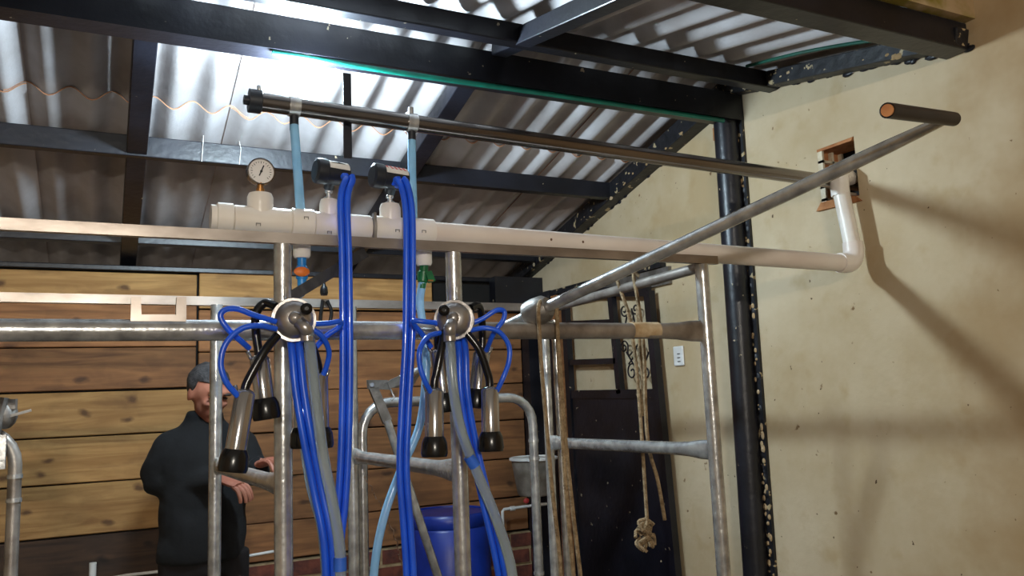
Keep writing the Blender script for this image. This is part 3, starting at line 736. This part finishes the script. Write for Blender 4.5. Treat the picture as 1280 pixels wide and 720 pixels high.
twin([o2-s2_*.006, o2+s2_*.022+V(.008,0,-.004), H(511,262,1.87), H(512,320,1.865), H(511,420,1.865), H(506,520,1.865), H(504,590,1.865), H(509,660,1.865), H(513,730,1.865), H(515,850,1.865)], .0080, 'twin blue hose hanging from the pulsator with red marks')

# milking clusters
CY = 1.80
def cluster(c_px, tilt, cups, loops, out_px, knob_px, label, hook_px):
    c = P(c_px[0], c_px[1], CY-.02); root = empty('milking_cluster', c, label, 'milking cluster', 'milking clusters hanging on the frame')
    ax = ((CAM-c).normalized()+RT*tilt[0]+UP*tilt[1]).normalized()
    MB().lathe(c-ax*.03, ax, [(.030,-.014),(.042,-.006),(.0485,.004),(.0495,.012),(.048,.019),(.0415,.019),(.0410,.024),(.0415,.026),(.040,.034),(.034,.044),(.024,.050),(.015,.052),(.014,.058),(.010,.062),(.0,.063)], 28).build('claw_bowl', 'claw_steel', root, 'domed steel claw bowl')
    k = P(knob_px[0], knob_px[1], CY-.06); MB().lathe(k-ax*.012, ax, [(.010,0),(.013,.004),(.013,.014),(.009,.018),(.004,.019)], 14).build('knob', 'rubber', root)
    k2 = P(out_px[0], out_px[1], CY-.045); MB().tube(smooth_path([c+(k2-c)*.35+ax*.012, c+(k2-c)*.8+ax*.014, k2+V(0,0,-.004), k2+V(0,0,-.022)], 4), .0145, 14).build('outlet', 'claw_steel', root)
    hk = P(hook_px[0], hook_px[1], FY-.03)
    MB().tube(smooth_path([P(hook_px[0], hook_px[1]-15, FY-.022), hk, (hk+c)/2+V(0,-.0,.01), c+V(0,.0,.03)], 4), .004, 8).build('hook', 'galv', root)
    for (tx, ty, bx, by, dy, tubepts) in cups:
        A = P(tx, ty, CY+dy); B = P(bx, by, CY+dy); d_ = (B-A).normalized(); Ln = (B-A).length; capL = .042
        cu = MB().lathe(A, d_, [(.010,-.004),(.0175,.0),(.0215,.006),(.0215,Ln-capL)], 20).build('teat_cup', 'chrome', root, 'chrome teat cup')
        MB().lathe(A+d_*(Ln-capL), d_, [(.0225,-.004),(.025,0),(.029,.010),(.031,.034),(.0285,capL),(.018,capL),(.014,.030)], 20).build('liner_head', 'rubber', cu, 'black rubber mouthpiece')
        st = A+d_*.004; pp = [P(x_, y_, CY+dd) for x_, y_, dd in tubepts]+[A-d_*.018, st]
        MB().tube(smooth_path(pp, 6), .0095, 12).build('milk_tube', 'rubber', cu, 'black rubber milk tube')
        nx = RT.cross(d_); MB().tube([A+d_*.010+RT*(-.016 if tx < c_px[0] else .016), A+d_*(-.012)+RT*(-.024 if tx < c_px[0] else .024)], .0045, 8).build('pulse_nipple', 'chrome', cu)
    for lp2 in loops: MB().tube(smooth_path([P(x_, y_, CY+dd) for x_, y_, dd in lp2], 8), .0062, 10).build('pulse_tube', 'blue_hose', root, 'short blue pulse tube')
    return c
cluster((368,399), (-.10*-1,.12),
    [(307,489,290,590,-.03,[(347,419,-.02),(330,440,-.03)]),
     (324,446,334,524,.02,[(345,383,.0),(331,379,.02),(320,392,.02),(320,415,.02)]),
     (377,440,380,560,.04,[(375,418,.02),(377,428,.03)]),
     (398,468,400,560,.05,[(384,418,.02),(393,440,.04)])],
    [[(345,402,-.02),(318,394,-.03),(296,386,-.03),(280,388,-.03),(276,398,-.03),(288,415,-.03),(302,427,-.02),(311,435,.0)],
     [(345,411,-.03),(322,407,-.05),(300,412,-.05),(282,430,-.05),(276,455,-.05),(283,478,-.05),(297,495,-.04)],
     [(390,405,.0),(410,404,.0),(425,402,.01),(424,409,.02),(408,420,.03),(395,434,.04)],
     [(388,410,.0),(402,420,.0),(411,438,.02),(409,455,.03),(402,473,.04),(397,484,.05)]],
    (384,414), (383,386), 'milking cluster with a steel claw and four teat cups on the left post', (357,374))
cluster((567,399), (-.10*1,.12),
    [(543,487,543,571,-.03,[(556,414,-.02),(551,440,-.03),(546,465,-.03)]),
     (612,485,614,564,-.03,[(584,417,-.02),(599,437,-.03),(609,465,-.03)]),
     (548,438,556,515,.05,[(556,412,.02),(548,422,.04)]),
     (602,440,595,510,.05,[(588,385,.0),(598,382,.02),(602,395,.04),(603,415,.05)])],
    [[(548,404,.0),(530,402,.0),(517,401,.01),(518,406,.02),(528,418,.03),(539,434,.04)],
     [(550,416,-.02),(535,421,-.04),(525,437,-.05),(525,457,-.05),(531,476,-.05),(539,491,-.04)],
     [(588,405,-.01),(604,398,-.02),(620,388,-.03),(630,389,-.03),(629,400,-.03),(617,417,-.02),(608,438,.03)],
     [(588,413,-.02),(606,410,-.04),(624,415,-.05),(636,432,-.05),(636,452,-.05),(629,472,-.05),(621,489,-.04)]],
    (562,415), (555,388), 'milking cluster with a steel claw and four teat cups on the middle post', (571,374))
m1 = hose([P(385,414,CY-.05), H(389,445,1.775), H(395,500,1.78), H(404,570,1.78), H(416,630,1.78), H(424,680,1.78), H(426,730,1.78), H(427,850,1.78)], .0125, 'clear_hose', 'milk_hose', 'grey translucent milk hose of the left cluster with a blue band', 'hose')
q = H(425,705,1.78); MB().tube([q+V(0,0,-.014), q+V(0,0,.014)], .0140, 14).build('band', 'tape_blue', m1)
m2 = hose([P(561,413,CY-.05), H(563,440,1.775), H(567,490,1.775), H(577,540,1.78), H(596,590,1.78), H(617,640,1.78), H(634,690,1.78), H(642,735,1.78), H(650,850,1.78)], .0125, 'clear_hose', 'milk_hose', 'clear milk hose of the middle cluster with a blue band', 'hose')
a_, b_ = H(586,570,1.78), H(594,583,1.78); MB().tube([a_, b_], .0140, 14).build('band', 'tape_blue', m2)
twin([P(367,412,CY+.0), H(370,440,1.815), H(375,490,1.815), H(385,550,1.81), H(397,610,1.81), H(409,670,1.80), H(413,730,1.80), H(415,850,1.80)], .0085, 'twin blue hose leaving the claw of the left cluster')
twin([P(574,412,CY+.0), H(578,440,1.82), H(580,490,1.82), H(590,550,1.82), H(606,620,1.81), H(622,690,1.80), H(630,740,1.80), H(640,850,1.80)], .0080, 'twin blue hose leaving the claw of the middle cluster')

# ================================================================== ROPES
def rope(strands, label, knot=None, r=.008):
    e = empty('rope', strands[0][0], label, 'rope', 'ropes tied to the frame')
    for s_ in strands:
        c = smooth_path(s_, 8)
        MB().tube(c, r, 8).build('strand', 'rope', e)
    if knot:
        mb = MB()
        for i in range(11):
            a = random.uniform(0,6.28); q = Vector(knot)+V(random.uniform(-.03,.03), random.uniform(-.02,.02), random.uniform(-.05,.03))
            mb.tube(smooth_path([q+V(.022*math.cos(a+t), .012*math.sin(2*t), .022*math.sin(a+t)) for t in (0,1.2,2.4,3.6,4.8)], 4), r*.9, 7)
        mb.build('knot', 'rope', e)
    return e
ry = FY-.055
rope([[P(686,384,FY+.045), P(679,374,FY-.01), P(673,384,ry), P(674,410,ry+.01), P(677,460,ry+.02), P(683,530,ry+.02), P(690,610,ry+.02), P(698,680,ry+.02), P(702,735,ry+.02), P(706,850,ry+.02)],
      [P(700,375,FY+.045), P(697,372,FY-.0), P(696,384,ry), P(697,412,ry+.01), P(699,460,ry+.02), P(703,540,ry+.02), P(708,620,ry+.02), P(715,700,ry+.02), P(718,740,ry+.02), P(722,850,ry+.02)],
      [P(698,428,ry+.03), P(706,540,ry+.035), P(714,620,ry+.035), P(722,690,ry+.035), P(727,740,ry+.035), P(731,850,ry+.035)]], 'brown rope looped over the lever collar and trailing down', r=.0056)
ry2 = 2.33
rope([[V(1.604,ry2+.02,1.835), V(1.585,ry2,1.845), P(779,372,ry2-.01), P(786,395,ry2-.01), P(793,440,ry2-.01), P(799,500,ry2-.01), P(805,590,ry2-.01), P(809,652,ry2-.01)],
      [V(1.604,ry2-.11,1.835), V(1.588,ry2-.10,1.842), P(798,380,ry2-.10), P(805,440,ry2-.06), P(807,510,ry2-.03), P(811,560,ry2-.02), P(822,600,ry2-.02), P(831,650,ry2-.02)],
      [P(797,385,ry2-.09), P(800,440,ry2-.04), P(803,470,ry2-.02), P(803,520,ry2-.01)]], 'frayed brown rope with a knotted end hanging before the black door', knot=P(809,662,ry2-.01), r=.0065)

# ================================================================== BACKGROUND THINGS
bc = P(556,650,4.12); 
ba = empty('barrel', (bc.x, 4.08, 0), 'blue plastic barrel standing before the brick footing', 'barrel')
bt = P(556,647,3.85).z
MB().lathe((bc.x,4.08,0), (0,0,1), [(.20,0),(.215,.02),(.222,.20),(.215,.215),(.222,.23),(.222,bt-.08),(.214,bt-.07),(.222,bt-.06),(.222,bt-.012),(.212,bt),(.200,bt),(.198,bt-.02)], 32).build('barrel_body', 'blue_barrel', ba)
MB().lathe((bc.x,4.08,bt-.02), (0,0,1), [(.198,0),(.198,.012)], 28).build('lid', 'blue_barrel', ba)
pc = P(668,600,4.0)
pa = empty('pail', (pc.x, 4.0, pc.z-.06), 'grey plastic pail hung by the black door jamb', 'pail')
rim = P(668,572,4.0)
MB().lathe((pc.x,4.0,rim.z-.20), (0,0,1), [(.085,0),(.095,.01),(.125,.20),(.119,.20),(.092,.015)], 26).build('pail_body', 'grey_pail', pa)
MB().lathe((pc.x,4.0,rim.z-.012), (0,0,1), [(.125,0),(.134,.003),(.134,.014),(.124,.018),(.121,.010)], 26).build('rim', 'white_plastic', pa)
MB().tube([(pc.x+.10,4.05,rim.z-.01),(WX-.03,ja.y+.02,rim.z+.02)], .008, 8).build('hanger', 'rusty', pa)
wp = empty('water_pipe', P(630,635,4.3), 'thin white water pipe with a red tap on the brick footing', 'pipe')
A, B = P(628,637,4.36), P(672,631,4.36)
MB().tube([A+V(0,0,-.10), A+V(0,0,-.01), A+V(.01,0,0), B, B+V(.06,0,0)], .009, 10).build('pipe_body', 'white_plastic', wp)
MB().tube([A+V(.05,0,0), A+V(.08,0,.0)], .014, 10).build('coupling', 'white_plastic', wp)
MB().ball(P(658,626,4.345), (.02,.012,.016), 10, 6).build('tap_handle', 'label_red', wp)
wa = P(116,706,4.3)
MB().tube([V(wa.x,4.36,0), V(wa.x,4.36,wa.z)], .0155, 12).build('pipe_stub', 'white_plastic', None, 'short white pipe standing at the bottom of the plank wall', 'pipe')
wb, wc = P(158,719,4.2), P(203,714,4.2)
wr2 = MB().tube([wb+V(-.5,0,-.04), wb, wc, wc+V(.5,0,.03)], .007, 10).build('white_rod', 'white_plastic', None, 'thin white rod lying low behind the standing man', 'rod')
# black insulators hanging on the rear bar
for (px, py, lab) in ((405,366,'small black clip hooked over the rear bar beside the left cluster'),):
    q = P(px, py, BY+.01); r_ = empty('cable_clip', q, lab, 'clip')
    MB().lathe(q+V(0,0,.03), (0,0,-1), [(.004,-.03),(.006,0),(.013,.012),(.015,.030),(.012,.04)], 12).build('cap', 'rubber', r_)
    MB().tube(smooth_path([q+V(.01,-.006,-.03), q+V(.024,-.01,-.07), q+V(.014,-.01,-.12), q+V(-.006,-.01,-.14), q+V(-.016,-.01,-.10), q+V(-.006,-.006,-.03)], 6), .007, 8).build('loop', 'rubber', r_)
ch = MB(); 
A, B = P(458,600,BY+.04), P(500,702,BY+.04)
for i in range(14):
    q = A+(B-A)*(i/13)+V(.03*math.sin(i/13*3.1),0,-.03*math.sin(i/13*3.1)); d_ = (B-A).normalized()*.012
    ch.tube([q-d_, q-d_*.5+V(.006,0,0) if i % 2 else q-d_*.5+V(0,.006,0), q+d_], .0022, 5)
ch.build('chain', 'rusty', None, 'thin rusty chain dangling between the posts and the barrel', 'chain')

# ================================================================== PERSON
th = math.radians(10); O = V(.388, 3.70, 0)
PF = V(math.sin(th), -math.cos(th), 0); PS = V(math.cos(th), math.sin(th), 0)
def pp(s, f, z): return O+PS*s+PF*f+V(0,0,z)
def ring_loft(mb, rings, n=20):
    vs = []
    for (c, rs, rf) in rings:
        for k in range(n):
            a = 2*math.pi*k/n; vs.append(Vector(c)+PS*(rs*math.cos(a))+PF*(rf*math.sin(a)))
    m = len(rings); fs = [(i*n+k, i*n+(k+1)%n, (i+1)*n+(k+1)%n, (i+1)*n+k) for i in range(m-1) for k in range(n)]
    fs += [tuple(range(n-1,-1,-1)), tuple((m-1)*n+k for k in range(n))]
    mb.add(vs, fs, True)
def remesh(mb, vox, it=6, fac=.5):
    me = bpy.data.meshes.new('tmp'); me.from_pydata(mb.v, [], mb.f); o = bpy.data.objects.new('tmp', me); COL.objects.link(o)
    bmx = bmesh.new(); bmx.from_mesh(me); bmesh.ops.recalc_face_normals(bmx, faces=bmx.faces); bmx.to_mesh(me); bmx.free()
    r = o.modifiers.new('r','REMESH'); r.mode = 'VOXEL'; r.voxel_size = vox
    s_ = o.modifiers.new('s','SMOOTH'); s_.iterations = it; s_.factor = fac
    dg = bpy.context.evaluated_depsgraph_get(); dg.update()
    m2_ = bpy.data.meshes.new_from_object(o.evaluated_get(dg))
    out = MB(); out.add([v.co.copy() for v in m2_.vertices], [tuple(p.vertices) for p in m2_.polygons], True)
    bpy.data.objects.remove(o); bpy.data.meshes.remove(m2_); return out
# head frame: bowed and turned
hth = th+math.radians(13); bow = math.radians(24)
HF0 = V(math.sin(hth), -math.cos(hth), 0); HS = V(math.cos(hth), math.sin(hth), 0)
HF = HF0*math.cos(bow)+V(0,0,-1)*math.sin(bow); HU = HS.cross(HF)*-1
HU = HU if HU.z > 0 else -HU
HC = pp(-.012, .075, 1.515)
def hp(s, f, u): return HC+HS*s+HF*f+HU*u
def hball(mb, s, f, u, rs, rf, ru, n=16, m=12):
    vs = []
    for i in range(m+1):
        t = math.pi*i/m
        for k in range(n):
            a = 2*math.pi*k/n; vs.append(hp(s+rs*math.sin(t)*math.cos(a), f+rf*math.sin(t)*math.sin(a), u-ru*math.cos(t)))
    mb.add(vs, [(i*n+k, i*n+(k+1)%n, (i+1)*n+(k+1)%n, (i+1)*n+k) for i in range(m) for k in range(n)], True)
rh_w = P(292,604,3.45); lh_w = P(334,577,3.46)
r_sh, r_el = pp(-.130,-.01,1.300), P(197,600,3.74)
l_sh, l_el = pp(.130,-.01,1.300), P(318,590,3.62)
r_wr = P(276,598,3.50); l_wr = P(326,580,3.50)
bd = MB()
hball(bd, 0,-.012,.022,.076,.094,.092); hball(bd, 0,.022,-.038,.058,.066,.076); hball(bd, 0,.052,-.088,.030,.028,.022)
hball(bd, 0,.080,.034,.052,.014,.014); hball(bd, 0,.094,-.012,.011,.012,.030); hball(bd, 0,.104,-.030,.016,.014,.012)
hball(bd, .036,.066,-.018,.020,.020,.018); hball(bd, -.036,.066,-.018,.020,.020,.018); hball(bd, 0,.082,-.060,.024,.010,.012)
for sg in (-1,1): hball(bd, sg*.076,-.010,-.008,.009,.020,.032)
ring_loft(bd, [(pp(0,.0,1.33),.075,.065),(pp(0,.02,1.40),.058,.058),(pp(0,.055,1.48),.052,.055)])
ring_loft(bd, [(pp(-.015,0,.86),.125,.10),(pp(-.01,0,1.0),.125,.10),(pp(0,0,1.2),.135,.10),(pp(0,0,1.31),.115,.08),(pp(0,0,1.37),.07,.06)])
for (a, b, c) in ((r_sh,r_el,r_wr),(l_sh,l_el,l_wr)): bd.tube([a, (a+b)/2, b, (b+c)/2, c], [.030,.046,.040,.038,.027], 12)
for sg in (-1,1): bd.tube([pp(sg*.07,0,.88), pp(sg*.095,.02,.48), pp(sg*.10,-.01,.09), pp(sg*.10,.08,.05)], [.07,.055,.042,.04], 12)
core = remesh(bd, .0085, 4)
def hand(mb, wr_, ctr, up_hint, curl):
    d_ = (ctr-wr_).normalized(); nn = Vector(up_hint); nn = (nn-d_*nn.dot(d_)).normalized(); sx = d_.cross(nn)
    k0 = ctr+d_*.035
    mb.tube([wr_-d_*.02, wr_, wr_+d_*.03, ctr, k0], [.024,.023,.034,.038,.034], 14, True, [(1,.8),(1,.75),(1,.5),(1,.45),(1,.38)])
    for i, (off, ln) in enumerate(((-.027,.068),(-.009,.078),(.009,.074),(.026,.058))):
        b0 = k0+sx*off-d_*.012; p1 = b0+d_*(ln*.42)-nn*(curl*.010); p2 = p1+d_*(ln*.26)-nn*(curl*.022); p3 = p2+d_*(ln*.10)-nn*(curl*.022)
        mb.tube(smooth_path([b0,p1,p2,p3], 3), [.0092]*3+[.0088]*3+[.008]*3+[.0066], 8)
    b0 = wr_+d_*.028-sx*.022; mb.tube(smooth_path([b0, b0+d_*.03-sx*.022-nn*.006, b0+d_*.055-sx*.022-nn*.020], 4), [.012]*4+[.010]*4+[.0075], 8)
hand(core, r_wr, rh_w, (0,-.3,1), 1.0); hand(core, l_wr, lh_w, (.2,-.5,.8), 1.0)
person = core.build('person', 'skin', None, 'man in a dark jacket standing behind the pipes with head bowed and hands together', 'person', weld=False)
jk = MB()
ring_loft(jk, [(pp(-.015,0,.83),.172,.145),(pp(-.012,0,.88),.178,.150),(pp(-.01,.0,1.0),.172,.150),(pp(0,.0,1.15),.176,.150),(pp(0,0,1.26),.180,.138),(pp(0,0,1.33),.160,.112),(pp(-.004,.005,1.375),.110,.092),(pp(-.01,.014,1.405),.080,.080),(pp(-.012,.024,1.445),.074,.076)])
jk.tube(smooth_path([pp(-.05,0,1.325), r_sh, (r_sh+r_el)/2+PS*-.008, r_el, (r_el+r_wr)/2+V(0,0,-.01), r_wr], 3), [.055,.062,.068,.074,.075,.074,.072,.071,.070,.068,.064,.060,.056,.050,.046,.042], 14)
jk.tube(smooth_path([pp(.05,0,1.325), l_sh, (l_sh+l_el)/2+PS*.008, l_el, (l_el+l_wr)/2+V(0,0,-.005), l_wr], 3), [.055,.062,.068,.074,.074,.072,.070,.068,.066,.062,.058,.055,.052,.048,.044,.040], 14)
jk = remesh(jk, .012, 6)
for v in jk.v:   # cloth folds
    nz = noise.noise(v*9.)*.010+noise.noise(v*22.)*.003; d_ = (v-pp(0,0,v.z)); d_.z = 0
    if d_.length > .02: v += d_.normalized()*nz
jko = jk.build('jacket', 'jacket', person, 'dark navy zipped jacket', weld=False)
z0, z1 = pp(.0,.158,.86), pp(.0,.112,1.36)
MB().tube([pp(0,.162,.90), pp(0,.166,1.12), pp(0,.154,1.25), pp(0,.128,1.34), pp(0,.108,1.42)], .0045, 6).build('zipper', 'zip', jko)
tr = MB()
ring_loft(tr, [(pp(-.015,0,.95),.155,.125),(pp(-.015,0,.86),.160,.130),(pp(-.015,0,.78),.155,.125)])
for sg in (-1,1): tr.tube([pp(sg*.085,0,.86), pp(sg*.092,.01,.48), pp(sg*.10,-.01,.075)], [.100,.080,.066], 14)
remesh(tr, .012, 5).build('trousers', 'trousers', person, weld=False)
for sg in (-1,1):
    mb = MB(); mb.tube([pp(sg*.10,-.07,.045), pp(sg*.10,.02,.05), pp(sg*.105,.12,.038), pp(sg*.107,.185,.03)], [.040,.046,.044,.028], 12, True, [(1,.9)]*4); mb.build('shoe', 'shoe', person)
hr = MB()
hball(hr, 0,-.020,.034,.083,.098,.090, 24, 16)
vs2 = []
for v in hr.v:
    q = v-HC; s_, f_, u_ = q.dot(HS), q.dot(HF), q.dot(HU)
    lim = .058 if f_ > .03 else (.058-.10*min(1,(.03-f_)/.05))   # hairline rises in front, drops at the nape
    if u_ < lim: v += (HC+HS*(s_*.82)+HF*((f_+.02)*.82-.02)+HU*(lim-.004)-v)*1.0 if u_ > lim-.09 else (hp(0,-.02,.02)-v)*.6
    else: v += (v-HC).normalized()*noise.noise(v*60)*.004
    vs2.append(v)
hr.build('hair', 'hair', person, 'short grey hair', weld=False)
for sg in (-1,1):
    hb = MB(); hball(hb, sg*.032,.079,.008,.011,.007,.0045,10,7); hb.build('eye', 'eye', person)
    hb = MB(); hball(hb, sg*.033,.088,.028,.020,.006,.006,10,6); hb.build('eyebrow', 'brow', person)
hb = MB(); hball(hb, 0,.088,-.060,.020,.006,.004,12,6); hb.build('mouth', 'lip', person)
